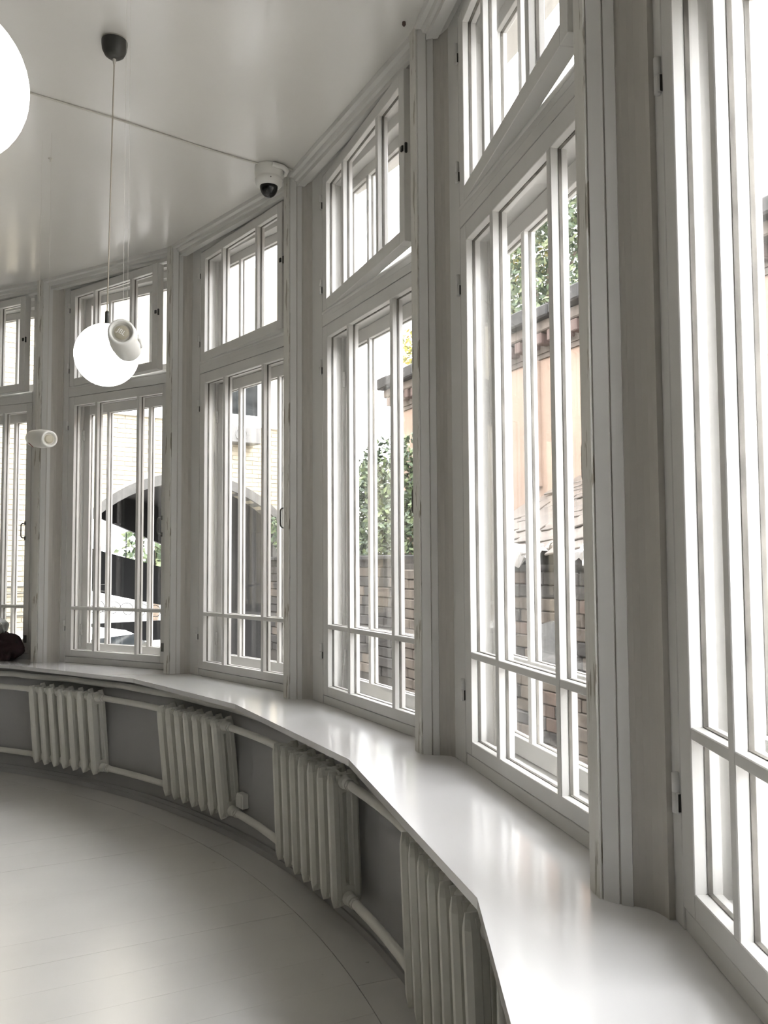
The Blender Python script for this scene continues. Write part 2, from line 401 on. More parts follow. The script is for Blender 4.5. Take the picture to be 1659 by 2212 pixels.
def make_window(b, k):
    o, e = post_xy(b - 1), post_xy(b); w = (e - o).length
    y = YW.get(b, .12); ox = OX0.get(b, .33)
    root = empty('window_%d' % k, frame_mat(o, e - o, ZS))
    tag(root, WLAB.get(b, 'white casement window out of the frame, number %d along the curve' % k), 'window', kind='structure')
    mwid = .027; pa = .166 * w; m1 = ox + pa; m2 = m1 + .318 * w; ox1 = m2 + mwid + pa
    if b == 0: ox1 = 1.34
    if b == 5: m1 = .467; m2 = .93
    if b == 0: m1, m2 = ox + .24, ox1 - .24 - mwid
    cx0, cx1 = ox - .062, ox1 + .058
    g = .0035
    # fixed frame
    f = MB()
    xl, xr = .11, w - .035
    f.cbox(xl, cx0 - g, y, y + .065, 0, 2.945); f.cbox(cx1 + g, xr, y, y + .065, 0, 2.945)
    f.cbox(xl, cx0 + .028, y + .062, y + .166, 0, 2.945); f.cbox(cx1 - .028, xr, y + .062, y + .166, 0, 2.945)
    f.cbox(cx0 - g, cx1 + g, y + .004, y + .062, 0, .047 - g); f.cbox(xl, xr, y + .062, y + .166, 0, .072)
    f.cbox(cx0 - g, cx1 + g, y, y + .063, 2.052 + g, 2.132)
    f.cbox(cx0 + .02, cx1 - .02, y + .062, y + .166, 2.0, 2.175)
    f.cbox(cx0 - g, cx1 + g, y, y + .063, 2.907 + g, 2.96); f.cbox(xl, xr, y + .062, y + .166, 2.86, 2.99)
    f.tube([(cx0, y + .006, 2.132), (cx1, y + .006, 2.132)], .012, 8)
    f.box(cx0 + .1, cx1, y - .0008, y + .001, 2.0955, 2.0975)
    f.obj('frame', M['trim'], root)
    MB().box(xl + .04, xr - .04, y + .166, y + .34, -.06, .03).obj('outside_sill', M['white_out'], root)
    # inner casement
    c = sash('casement', root, cx0, cx1, .047, 2.052, ox, ox1, .097, 1.985, (m1, m2), (.402,), mwid, y, .058)
    for hz in (.235, 1.79): hinge(c, cx0 - .013, y - .006, hz, 'trim')
    d_handle(c, ox1 + .006, y, 1.02)
    MB().cbox(ox1 + .018, ox1 + .044, y - .012, y, .13, .19).obj('bolt', M['metal_g'], c)
    # storm sash outside
    s = sash('storm_sash', root, cx0 + .040, cx1 - .032, .076, 1.995, ox + .040, ox1 - .02, .14, 1.925, (m1, m2), (.394,), mwid, y + .118, .045)
    MB().cbox(cx0 + .02, cx0 + .037, y + .100, y + .166, .06, 2.9).obj('storm_jamb', M['trim'], root)
    for hz in (.20, 1.72): hinge(s, cx0 + .046, y + .110, hz, 'trim', slot=False)
    # vent sash, hung at the left and pulled open into the room
    vm = T((cx0, y, 0)) @ Matrix.Rotation(radians(-VENT.get(b, 4)), 4, 'Z')
    v = sash('vent_sash', root, 0, cx1 - cx0, 2.136, 2.903, ox - cx0, ox1 - cx0, 2.196, 2.845, (m1 - cx0, m2 - cx0), (), mwid, 0, .055, vm)
    for hz in (2.24, 2.72): hinge(v, -.012, -.006, hz, 'trim')
    MB().cbox(ox1 - cx0 + .034, ox1 - cx0 + .052, -.008, .001, 2.535, 2.56).cbox(cx1 - cx0 - .002, cx1 - cx0 + .007, .002, .014, 2.525, 2.57).obj('latch', M['metal_d'], v)
    sash('storm_vent_sash', root, cx0 + .040, cx1 - .032, 2.178, 2.858, ox + .040, ox1 - .02, 2.235, 2.80, (m1, m2), (), mwid, y + .118, .045)
    # head board under the ceiling
    h = MB(); H = ZC - ZS
    h.prism([(.046, 2.918), (.046, 2.944), (.034, 2.949), (.028, 2.968), (.010, 2.974), (.004, H), (.09, H), (.09, 2.918)], .05, w, 'x')
    h.prism([(.085, 2.925), (.085, H), (y + .01, H), (y + .01, 2.946)], .06, w, 'x')
    h.obj('head_moulding', M['trim'], root)
    return root
for k, b in enumerate(range(FIRST + 1, LAST + 1)):
    make_window(b, k + 1)

# ------------------------------------------------------------------ radiators
def section_mesh():
    m = MB()
    def column(yc, d, wd):
        prof = [(0.008, .16), (.022, .50), (.048, .95), (.062, 1), (.526, 1), (.545, .92), (.572, .45), (.586, .16)]
        rings = []; nn = 8; q = .42
        oct_ = [(1, q), (q, 1), (-q, 1), (-1, q), (-1, -q), (-q, -1), (q, -1), (1, -q)]
        for z, k in prof: rings.append([Vector((x_ * wd * k, yc + y_ * d * (.7 + .3 * k), z)) for x_, y_ in oct_])
        vs = [v for r in rings for v in r]
        m.poly(vs, [(i * nn + t, i * nn + (t + 1) % nn, (i + 1) * nn + (t + 1) % nn, (i + 1) * nn + t) for i in range(len(rings) - 1) for t in range(nn)])
        m.poly(rings[0], [list(range(nn))[::-1]]); m.poly(rings[-1], [list(range(nn))])
    column(.026, .026, .0255); column(.114, .026, .0255)
    web = .021
    m.cbox(-web, web, .03, .062, .03, .56, .003); m.cbox(-web, web, .078, .11, .03, .56, .003)
    m.prism([(.03, .497), (.11, .497), (.11, .574), (.03, .574)], -web - .001, web + .001, 'x')
    m.prism([(.03, .020), (.11, .020), (.11, .10), (.03, .10)], -web - .001, web + .001, 'x')
    for z in (.544, .046):
        m.tube([(-.055, .07, z), (-.030, .07, z), (.030, .07, z), (.055, .07, z)], [.023, .031, .031, .023], 14)
    return m.mesh('section', M['rad'])
SECT = section_mesh()
RADS = [(71.5, 0, 'radiator_out', 'out of the frame at the left'), (57.3, 5.5, '', 'leftmost white radiator under the far end of the ledge'),
        (42.4, 6.0, '', 'white ribbed radiator with the small socket box right of it'),
        (28.25, 2.2, '', 'white ribbed radiator whose slotted end plate faces the camera, below the second post'),
        (13.2, 2.0, '', 'nearest white radiator, half hidden below the ledge corner')]
RADS[0] = (71.5, 5.0, '', 'white ribbed radiator left of the photo under the bag')
hub = {}
for q, (deg, lean, _, lab) in enumerate(RADS):
    o = on_ring(deg, 5.752, .125); rad = (Vector((o.x, o.y, 0)) - C0).normalized(); tan = Vector((rad.y, -rad.x, 0))
    base = Matrix(((tan.x, rad.x, 0, o.x), (tan.y, rad.y, 0, o.y), (0, 0, 1, o.z), (0, 0, 0, 1)))
    mw = base @ T((0, 0, .588)) @ Matrix.Rotation(radians(lean), 4, 'X') @ T((0, 0, -.588))
    r = empty('radiator', mw); tag(r, lab, 'radiator', 'ribbed radiators under the ledge')
    for s in range(7): link('section', SECT, r, T(((s - 3) * .111, 0, 0)))
    for bx_ in (-.276, .276): MB().tube([(bx_, .125, .50), (bx_, .185, .50)], .008, 8).obj('bracket', M['pipe'], r)
    for z, nm in ((.544, 't'), (.046, 'b')):
        hub[q, nm, 0] = mw @ Vector((-3 * .111 - .055, .07, z)); hub[q, nm, 1] = mw @ Vector((3 * .111 + .055, .07, z))
for q in range(len(RADS) - 1):
    for nm, lab in (('t', 'upper'), ('b', 'lower')):
        a, b = hub[q, nm, 1], hub[q + 1, nm, 0]
        m = MB(); mid = (a + b) / 2; out = (Vector((mid.x, mid.y, 0)) - C0).normalized() * .012
        m.tube([a, a.lerp(b, .3) + out * .8, mid + out, a.lerp(b, .7) + out * .8, b], .0205, 14)
        where = ('left of the leftmost visible radiator', 'between the two farthest visible radiators', 'just above the socket box, between two radiators', 'running down to the nearest radiator')[q]
        if q == 2 and nm == 'b': where = 'just below the socket box, between two radiators'
        p = tag(m.obj('heating_pipe', M['pipe']), '%s white heating pipe %s' % (lab, where), 'pipe', 'pipes joining the radiators')
        for (s, e) in ((a, b), (b, a)):
            d = (e - s).normalized()
            MB().tube([s - d * .002, s + d * .03], .0265, 12).tube([s + d * .03, s + d * .05], .0235, 6).obj('collar', M['pipe'], p)
# short stub with a bend at the free end of the nearest radiator
a = hub[4, 't', 1]; deg0 = 9.0
rad = (Vector((a.x, a.y, 0)) - C0).normalized(); tan = Vector((rad.y, -rad.x, 0))
pts = [a + tan * (.06 * sin(t * pi / 12)) * 1.0 + Vector((0, 0, -.06 * (1 - cos(t * pi / 12)))) for t in range(7)]
pts += [pts[-1] + Vector((0, 0, -.2))]
tag(MB().tube(pts, .018, 12).obj('pipe_bend', M['pipe']), 'white pipe elbow at the free end of the nearest radiator', 'pipe')
# supply pipe along the wall just under the ledge
pts = [on_ring(a_, 5.908, ZS - .105 + .004 * sin(a_)) for a_ in [80 - 2.0 * t for t in range(37)]]
tag(MB().tube(pts, .021, 12).obj('supply_pipe', M['pipe']), 'long white pipe curving along the wall just under the ledge', 'pipe')
# socket box on the wall
o = on_ring(38.2, 5.94, ZS - .615); rad = (Vector((o.x, o.y, 0)) - C0).normalized(); tan = Vector((rad.y, -rad.x, 0))
mw = Matrix(((tan.x, rad.x, 0, o.x), (tan.y, rad.y, 0, o.y), (0, 0, 1, o.z), (0, 0, 0, 1)))
sk = empty('socket_box', mw); tag(sk, 'small white socket box on the wall beside a radiator', 'socket')
MB().cbox(-.038, .038, -.045, 0, -.042, .042, .006).obj('housing', M['plastic_w'], sk)
MB().cbox(-.031, .031, -.049, -.044, -.034, .034, .002).obj('cover', M['plastic_w'], sk)

# ------------------------------------------------------------------ pendant globe lamps
def pendant(x, y, zc, label, tilt=(0, 0)):
    r = empty('pendant_lamp', T((x, y, zc))); tag(r, label, 'lamp', 'white globe pendant lamps')
    R = .137; n_ = 24
    prof = [(R * sin(pi * t / n_), -R * cos(pi * t / n_)) for t in range(n_ + 1)]
    prof[0] = (.0005, -R); prof = [q for q in prof if q[1] < R * .965]
    MB().lathe(prof, 48).obj('globe', M['globe'], r)
    MB().lathe([(.0, R * .985), (.036, R * .975), (.040, R * .955), (.034, R * .93), (.0, R * .93)], 24).lathe([(.0095, R * .97), (.0095, R + .052), (.007, R + .058), (0, R + .058)], 12).obj('holder', M['metal_d'], r)
    H = ZC - zc
    MB().tube([(0, 0, R + .055), (tilt[0] * .5, tilt[1] * .5, (R + H) / 2), (tilt[0], tilt[1], H - .085)], .0032, 8).obj('cord', M['cord'], r)
    m = MB(); m.lathe([(.0535, -.008), (.054, -.02), (.051, -.045), (.040, -.068), (.022, -.082), (0.001, -.086)], 28, T((tilt[0], tilt[1], H)))
    m.obj('canopy', M['metal_d'], r)
    MB().lathe([(.050, -.0005), (.050, -.010), (0, -.010)], 20, T((tilt[0], tilt[1], H))).obj('ceiling_plate', M['plastic_g'], r)
    MB().lathe([(.008, -.086), (.0055, -.106), (0, -.108)], 10, T((tilt[0], tilt[1], H))).obj('cord_grip', M['plastic_g'], r)
    return r
pendant(-1.213, 3.612, CAM_H + .905, 'lit white globe pendant lamp hanging behind the nearer speaker', (.075, -.175))
pendant(-.760, 1.404, CAM_H + .838, 'large lit white globe lamp cut off at the top left corner')

# ------------------------------------------------------------------ hanging speakers
def text_mesh(s, size, ext, mat, parent, mw):
    cu = bpy.data.curves.new('lettering', 'FONT'); cu.body = s; cu.size = size; cu.extrude = ext; cu.align_x = 'CENTER'; cu.align_y = 'CENTER'
    o = bpy.data.objects.new('lettering', cu); COL.objects.link(o)
    dg = bpy.context.evaluated_depsgraph_get(); me = bpy.data.meshes.new_from_object(o.evaluated_get(dg))
    bpy.data.objects.remove(o); me.materials.clear(); me.materials.append(mat)
    return link('lettering', me, parent, mw)
def speaker(pos, axis, spin, label, R=.048, L=.20, words=True):
    ax = Vector(axis).normalized()                 # points to the visible end
    x = Vector((0, 0, 1)).cross(ax).normalized(); yv = ax.cross(x)
    rot = Matrix(((x.x, yv.x, ax.x, 0), (x.y, yv.y, ax.y, 0), (x.z, yv.z, ax.z, 0), (0, 0, 0, 1)))
    r = empty('hanging_speaker', T(pos)); tag(r, label, 'speaker', 'small white speakers hung on threads')
    h = L / 2
    prof = [(R * .66, -h + .012), (R * .80, -h), (R * .93, -h + .006), (R * 1.0, -h * .6), (R * 1.07, 0), (R * 1.0, h * .6), (R * .93, h - .006), (R * .80, h), (R * .72, h - .004), (R * .66, h - .012)]
    MB().lathe(prof, 36).obj('body', M['plastic_w'], r, rot)
    for sgn, nm in ((1, 'end'), (-1, 'end')):
        z = sgn * (h - .012)
        MB().lathe([(R * .67, z), (R * .56, z - sgn * .004), (R * .50, z)], 32).obj('surround', M['plastic_g'], r, rot)
        MB().lathe([(R * .50, z), (R * .49, z + sgn * .004), (R * .3, z + sgn * .0055), (0, z + sgn * .006)], 32).obj('end_disc', M['plastic_b'], r, rot)
    if words: text_mesh('JBL', R * .46, .001, M['plastic_w'], r, rot @ T((0, 0, h - .0048)) @ Matrix.Rotation(radians(spin), 4, 'Z'))
    mw = rot @ Matrix.Rotation(radians(spin - 38), 4, 'Z')
    MB().cbox(-.017, .017, -R * 1.055, -R * 1.02, -.058, -.046, .001).obj('badge', M['red'], r, mw)
    MB().cbox(R * .98, R * 1.12, -.008, .008, -.05, .05, .003).obj('button_strip', M['plastic_w'], r, rot)
    for s in (-.6, .6):
        p = rot @ Vector((0, R * .9, h * s)); q = Vector((p.x * .9, p.y * .9, ZC - pos[2]))
        MB().tube([p, q], .0005, 5).obj('thread', M['plastic_g'], r)
    return r
speaker((-.757, 2.412, CAM_H + .646), (.19, -.975, .03), -33, 'white cylindrical speaker hanging in front of the lit globe lamp', R=.041, L=.185)
speaker((-1.757, 4.25, CAM_H + .632), (.72, -.68, -.12), 0, 'smaller white speaker hanging before the far left window post', R=.045, words=False)

# ------------------------------------------------------------------ security camera, ceiling cable, hook
P = Vector((-.640, 4.60, ZC))
sc = empty('security_camera', T(P)); tag(sc, 'white dome security camera under the ceiling beside a window post', 'security camera')
MB().lathe([(.0, 0), (.078, 0), (.080, -.008), (.078, -.055), (.074, -.062), (.074, -.070), (.078, -.076), (.075, -.10), (.066, -.112), (.055, -.116), (.050, -.112)], 36).obj('housing', M['plastic_w'], sc)
MB().lathe([(.051, -.111)] + [(.051 * cos(pi / 2 * t / 10), -.113 - .062 * sin(pi / 2 * t / 10)) for t in range(11)], 32).obj('dome', M['dome'], sc)
MB().tube([(.028 + .0, -.078, -.02), (.085, -.045, -.02), (.10, .0, -.02), (.085, .05, -.02)], .014, 10).obj('conduit', M['plastic_w'], sc)
MB().tube([(.02, -.064, -.088), (.021, -.074, -.088)], .004, 8).obj('screw', M['metal_g'], sc)
cp = [(-3.3, 2.62), (-2.4, 3.275), (-1.66, 3.83), (-1.34, 4.06), (-1.0, 4.33), (-.76, 4.505), (-.62, 4.59), (-.53, 4.61), (-.50, 4.63)]
tag(MB().tube([(x, y, ZC - .005) for x, y in cp], .0055, 8).obj('ceiling_cable', M['plastic_g']), 'thin grey cable stapled across the ceiling to the security camera', 'cable')
hk = empty('ceiling_hook', T((-1.83, 4.48, ZC))); tag(hk, 'tiny empty hook screwed into the ceiling left of the lamp cord', 'hook')
MB().lathe([(.012, 0), (.011, -.004), (.003, -.007), (.003, -.02), (0, -.02)], 12).obj('plate', M['plastic_g'], hk)
MB().tube([(0, 0, -.02)] + [(.013 * sin(a_ * pi / 6), 0, -.033 + .013 * cos(a_ * pi / 6)) for a_ in range(0, 10)], .0022, 6).obj('loop', M['metal_g'], hk)
P = Vector((.135, 3.30, ZC)); hk = empty('ceiling_nail', T((.095, 3.33, ZC))); tag(hk, 'small rusty nail head in the ceiling corner above the tall post', 'nail')
MB().lathe([(.007, 0), (.008, -.012), (.004, -.018), (0, -.019)], 10).obj('head', M['brick'], hk)

# ------------------------------------------------------------------ bag on the ledge
def blob(c, rad, seed, amp, n1=16, n2=24):
    rnd = random.Random(seed); ph = [rnd.uniform(0, 6.28) for _ in range(8)]
    vs = []; fs = []
    for i in range(n1 + 1):
        for k in range(n2):
            th, p_ = pi * i / n1, 2 * pi * k / n2
            d = 1 + amp * (sin(3 * p_ + ph[0]) * sin(2 * th + ph[1]) + .6 * sin(5 * p_ + ph[2] + 3 * th) + .5 * sin(7 * th + ph[3] + 2 * p_))
            sx = lambda v, e: abs(v) ** e * (1 if v > 0 else -1)
            vs.append(Vector((c[0] + rad[0] * d * sx(sin(th) * cos(p_), .85), c[1] + rad[1] * d * sx(sin(th) * sin(p_), .85), c[2] + rad[2] * d * sx(-cos(th), .8))))
    for i in range(n1):
        for k in range(n2): fs.append((i * n2 + k, i * n2 + (k + 1) % n2, (i + 1) * n2 + (k + 1) % n2, (i + 1) * n2 + k))
    for v in vs: v.z = max(v.z, 0.001)
    m = MB(); m.poly(vs, fs, True); return m
bg_ = post_xy(0); rad = (bg_ - C0).normalized(); tan = Vector((rad.y, -rad.x, 0))
o = C0 + rad * 5.905 - tan * .37
bag = empty('rucksack', Matrix(((tan.x, rad.x, 0, o.x), (tan.y, rad.y, 0, o.y), (0, 0, 1, ZS), (0, 0, 0, 1))))
tag(bag, 'dark maroon rucksack with a grey flap lying on the ledge at the far left', 'bag')
blob((0, 0, .105), (.25, .10, .115), 3, .11, 20, 32).obj('body', M['bag'], bag)
blob((-.085, .0, .250), (.165, .085, .085), 5, .07).obj('flap', M['bag_g'], bag)
MB().tube([(.075, -.03, .290), (.03, -.078, .250), (-.03, -.099, .220), (-.10, -.103, .190)], .010, 8).obj('strap', M['strap'], bag)

# ================================================================== outside
ZG = CAM_H - 2.25
def tagst(o): o['kind'] = 'stuff'; return o
gr = MB(); gr.box(-60, 40, 6.0, 80, ZG - .3, ZG); gr.box(-60, 40, -20, 6.0, ZG - .3, ZG - .001)
tag(gr.obj('yard_ground', M['ground']), 'pale paved ground of the yard outside the windows', 'ground', kind='structure')

# --- cream brick building with the carriage arch
dA = Vector((1.37, 1, 0)).normalized(); QA = Vector((-1.89, 14.8, 0)); nA = Vector((-dA.y, dA.x, 0))   # nA points away from the room
FA = Matrix(((dA.x, nA.x, 0, QA.x), (dA.y, nA.y, 0, QA.y), (0, 0, 1, CAM_H), (0, 0, 0, 1)))            # z = 0 at eye level
A_ = empty('brick_building', FA); tag(A_, 'cream painted brick building with a wide carriage arch across the yard', 'building')
SA, HS, RI, ZI = -1.6, 1.75, 2.40, 1.30         # arch centre, half span, intrados radius, apex height
zgl = ZG - CAM_H
def far_low(s): return max(.05, min(1.45, .75 - .4 * (s + 1.6)))
def arch_z(s, off=0.0):
    d = min(abs(s - SA), HS + off); return ZI - RI + sqrt((RI + off) ** 2 - d * d)
TOPA = 5.2
wl = MB()
wl.box(-16, SA - HS, .012, .5, zgl, TOPA); wl.box(SA + HS, 1.3, .012, .5, zgl, TOPA)
ns = 20
for i in range(ns):
    s0, s1 = SA - HS + 2 * HS * i / ns, SA - HS + 2 * HS * (i + 1) / ns
    vs = [(s0, .012, arch_z(s0)), (s1, .012, arch_z(s1)), (s1, .012, TOPA), (s0, .012, TOPA), (s0, .5, arch_z(s0)), (s1, .5, arch_z(s1)), (s1, .5, TOPA), (s0, .5, TOPA)]
    wl.poly(vs, [(0, 1, 2, 3), (4, 7, 6, 5), (0, 4, 5, 1)])
wl.obj('wall', M['cream'], A_)
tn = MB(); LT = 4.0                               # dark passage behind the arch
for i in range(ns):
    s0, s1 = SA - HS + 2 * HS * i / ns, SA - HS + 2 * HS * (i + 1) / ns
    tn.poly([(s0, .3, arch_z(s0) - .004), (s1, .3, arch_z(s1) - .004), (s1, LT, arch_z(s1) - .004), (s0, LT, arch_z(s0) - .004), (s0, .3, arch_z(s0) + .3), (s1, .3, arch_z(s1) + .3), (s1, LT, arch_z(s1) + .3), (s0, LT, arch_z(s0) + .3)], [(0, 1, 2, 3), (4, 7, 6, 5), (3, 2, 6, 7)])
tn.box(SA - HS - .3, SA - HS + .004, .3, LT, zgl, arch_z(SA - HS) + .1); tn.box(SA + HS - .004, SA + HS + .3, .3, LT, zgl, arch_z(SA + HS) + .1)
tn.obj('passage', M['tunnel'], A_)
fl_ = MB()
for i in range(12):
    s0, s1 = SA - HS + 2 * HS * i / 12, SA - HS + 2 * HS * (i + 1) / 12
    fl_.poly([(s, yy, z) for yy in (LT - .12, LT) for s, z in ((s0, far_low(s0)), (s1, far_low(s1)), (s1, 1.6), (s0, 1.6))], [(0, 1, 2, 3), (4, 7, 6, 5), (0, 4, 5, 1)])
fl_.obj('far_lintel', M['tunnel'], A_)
rg = MB()
for i in range(ns):
    s0, s1 = SA - HS - .06 + (2 * HS + .12) * i / ns, SA - HS - .06 + (2 * HS + .12) * (i + 1) / ns
    za, zb = arch_z(s0) - .0, arch_z(s1) - .0
    vs = [(s, yy, z) for yy in (-.05, .3) for s, z in ((s0, za), (s1, zb), (s1, zb + .17), (s0, za + .17))]
    rg.poly(vs, [(0, 1, 2, 3), (4, 7, 6, 5), (0, 4, 5, 1), (3, 2, 6, 7)])
for sx in (SA - HS, SA + HS): rg.box(sx - .09, sx + .09, -.05, .3, zgl, arch_z(SA + HS) + .02)
rg.obj('arch_ring', M['grey_ring'], A_)
# brick face: singly where the leftmost window shows it, joined elsewhere
BH, BL = .075, .25
brick_me = MB().cbox(0, BL - .012, 0, .05, 0, BH - .011, .004).mesh('brick', M['cream_b'])
cnt = 0; bw = MB()
zz = zgl + 0.62; row = 0
while zz < 3.9:
    s = -6.0 + (BL / 2 if row % 2 else 0)
    while s < 1.0:
        if -5.05 <= s <= -4.2 and cnt < 290:
            link('brick', brick_me, A_, T((s, random.uniform(-.004, .003), zz))); cnt += 1
        elif not (SA - HS - .3 < s + BL / 2 < SA + HS + .3 and zz < arch_z(s + BL / 2, 0) + .2) and zz < 2.35:
            d = random.uniform(-.003, .003); bw.box(s, s + BL - .012, d, .045, zz, zz + BH - .011)
        s += BL
    zz += BH; row += 1
bw.obj('brickwork', M['cream_b'], A_)['kind'] = 'stuff'
MB().cbox(-3.9, 1.25, -.07, .1, 2.33, 2.455, .01).obj('string_course', M['white_out'], A_)
for s0 in (-2.35, -1.05):
    f = MB(); z0, z1, ww = 2.46, 3.20, .70
    f.cbox(s0, s0 + .06, -.03, .08, z0, z1, .006); f.cbox(s0 + ww - .06, s0 + ww, -.03, .08, z0, z1, .006)
    f.cbox(s0, s0 + ww, -.03, .08, z1 - .06, z1, .006); f.cbox(s0, s0 + ww, -.03, .08, z0, z0 + .07, .006); f.cbox(s0 + ww / 2 - .02, s0 + ww / 2 + .02, -.02, .07, z0, z1, .004)
    fo = f.obj('window', M['white_out'], A_)
    for q in (0, 1): MB().box(s0 + .06 + q * (ww / 2 - .04), s0 + ww / 2 - .02 + q * (ww / 2 - .04), -.012, -.004, z0 + .07, z1 - .06).obj('pane', M['wincurtain'], fo)
ac = empty('air_conditioner', FA @ T((-.80, -.02, 2.0))); tag(ac, 'grey air conditioner box on the cream wall under the dark windows', 'air conditioner')
MB().cbox(-.30, .30, -.30, 0, 0, .28, .012).obj('casing', M['ac'], ac)
MB().lathe([(.11, 0), (.11, .012), (.10, .012), (.10, 0)], 24, T((-.08, -.30, .14)) @ Matrix.Rotation(pi / 2, 4, 'X')).obj('fan_ring', M['metal_g'], ac)
for k in range(3):
    MB().tube([(-7 + t * .5, -.02 - (.01 if k == 1 else 0), (-.36, -.44, -.78)[k] + (.03 * sin(t * 2.1) if k == 1 else .004 * sin(t))) for t in range(9)], .008, 6).obj('wall_cable', M['metal_d'], None, FA)
for k, o in enumerate([o for o in bpy.data.objects if o.name.startswith('wall_cable')]):
    tag(o, ('uppermost straight dark cable along the cream brick wall', 'wavy dark cable along the cream brick wall', 'lowest straight dark cable on the cream brick wall')[k], 'cable', 'cables on the brick wall')

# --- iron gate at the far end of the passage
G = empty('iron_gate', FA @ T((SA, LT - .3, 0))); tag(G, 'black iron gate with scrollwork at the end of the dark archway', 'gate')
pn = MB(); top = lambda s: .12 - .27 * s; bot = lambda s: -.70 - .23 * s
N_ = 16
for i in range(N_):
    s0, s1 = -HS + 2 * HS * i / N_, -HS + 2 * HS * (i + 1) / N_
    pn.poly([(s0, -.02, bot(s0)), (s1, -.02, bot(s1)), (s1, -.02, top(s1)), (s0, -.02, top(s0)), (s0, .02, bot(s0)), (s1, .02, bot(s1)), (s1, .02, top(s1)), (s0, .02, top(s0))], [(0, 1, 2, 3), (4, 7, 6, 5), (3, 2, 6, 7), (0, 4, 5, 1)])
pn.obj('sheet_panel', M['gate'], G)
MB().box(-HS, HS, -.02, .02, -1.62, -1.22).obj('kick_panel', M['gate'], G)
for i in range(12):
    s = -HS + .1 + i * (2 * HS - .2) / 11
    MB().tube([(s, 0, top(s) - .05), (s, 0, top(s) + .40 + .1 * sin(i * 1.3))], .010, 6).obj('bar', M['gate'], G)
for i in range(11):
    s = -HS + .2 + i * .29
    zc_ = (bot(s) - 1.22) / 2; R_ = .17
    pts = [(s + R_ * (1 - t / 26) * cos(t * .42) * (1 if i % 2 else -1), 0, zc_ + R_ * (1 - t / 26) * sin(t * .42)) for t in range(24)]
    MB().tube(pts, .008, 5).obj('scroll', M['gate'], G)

# --- street lamp beyond the arch
sl = empty('street_lamp', T((-6.05, 21.5, ZG))); tag(sl, 'street lamp with a pale lantern seen through the archway', 'street lamp')
MB().tube([(0, 0, 0), (0, 0, 2.45)], [.05, .03], 10).obj('post', M['metal_d'], sl)
MB().lathe([(.04, 2.42), (.10, 2.50), (.13, 2.72), (.09, 2.86), (.02, 2.92), (0, 2.93)], 20).obj('lantern', M['strap'], sl)

# --- white car in the yard
cd = Vector((.93, -.37, 0)).normalized(); cn = Vector((-cd.y, cd.x, 0)); cpos = Vector((-3.35, 9.25, ZG))
car = empty('parked_car', Matrix(((cd.x, cn.x, 0, cpos.x), (cd.y, cn.y, 0, cpos.y), (0, 0, 1, cpos.z), (0, 0, 0, 1))))
tag(car, 'white parked car in the yard, roof and windscreen showing above the ledge', 'car')
def car_shell(prof_bot, prof_top, width, taper):
    m = MB(); k = len(prof_top); vs = []
    for side in (-1, 1):
        for (x, z) in prof_bot: vs.append((x, side * width, z))
        for (x, z) in prof_top: vs.append((x, side * (width - taper), z))
    h_ = len(prof_bot); n_ = h_ + k
    fs = []
    for side in (0, 1):
        for i in range(k - 1):
            fs.append((side * n_ + i, side * n_ + i + 1, side * n_ + h_ + i + 1, side * n_ + h_ + i))
    for i in range(k - 1): fs.append((h_ + i, h_ + i + 1, n_ + h_ + i + 1, n_ + h_ + i)); fs.append((i, i + 1, n_ + i + 1, n_ + i))
    for i in (0, k - 1): fs.append((i, h_ + i, n_ + h_ + i, n_ + i))
    m.poly(vs, fs); return m
bx = [-2.1, -1.95, -1.2, -.2, .9, 1.9, 2.1]
car_shell([(x, .28) for x in bx], [(-2.1, .75), (-1.95, .92), (-1.2, .96), (-.2, .96), (.9, .94), (1.9, .80), (2.1, .6)], .86, .06).obj('body', M['car'], car)
car_shell([(-1.75, .93), (-1.2, .95), (-.2, .96), (.62, .95), (1.0, .93)], [(-1.35, 1.38), (-1.0, 1.43), (-.3, 1.45), (.15, 1.42), (.22, 1.40)], .80, .16).obj('cabin', M['carglass'], car)
car_shell([(-1.40, 1.385), (-1.0, 1.432), (-.3, 1.452), (.12, 1.425), (.2, 1.405)], [(-1.38, 1.40), (-1.0, 1.455), (-.3, 1.478), (.1, 1.45), (.18, 1.425)], .655, .03).obj('roof', M['car'], car)
for x in (-1.3, 1.3):
    for y in (-.86, .70):
        MB().lathe([(.31, 0), (.31, .16), (.2, .17), (0, .165)], 20, T((x, y + .16, .31)) @ Matrix.Rotation(pi / 2, 4, 'X')).obj('wheel', M['tyre'], car)

# --- shed wall (C) and pink building (B); local x runs towards the viewer's right, y away from the room, z = 0 at eye level
dB = Vector((.418, -.909, 0)).normalized(); nB = Vector((-dB.y, dB.x, 0))
QC = Vector((0, 10.4, 0)); QB = Vector((0, 14.7, 0))
FC = Matrix(((dB.x, nB.x, 0, QC.x), (dB.y, nB.y, 0, QC.y), (0, 0, 1, CAM_H), (0, 0, 0, 1)))
FB = Matrix(((dB.x, nB.x, 0, QB.x), (dB.y, nB.y, 0, QB.y), (0, 0, 1, CAM_H), (0, 0, 0, 1)))
B = empty('pink_building', FB); tag(B, 'pink plastered outbuilding with a dark brick cornice beyond the slate roof', 'building')
Lb = 11.5
MB().box(.55, Lb, 0, 4, zgl, 2.55).obj('wall', M['pink'], B)
MB().box(.53, Lb, -.03, .2, 2.50, 2.56).obj('fillet', M['band'], B)
MB().box(.52, Lb, -.05, 4.02, 2.56, 2.78).obj('frieze', M['band'], B)
dm = MB().cbox(0, .115, -.19, 0, 0, .14, .012).mesh('dentil', M['brick'])
for k in range(47):
    link('dentil', dm, B, T((.57 + k * .23, -.02, 2.62 + random.uniform(-.008, .008))) @ Matrix.Rotation(random.uniform(-.03, .03), 4, 'Y'))
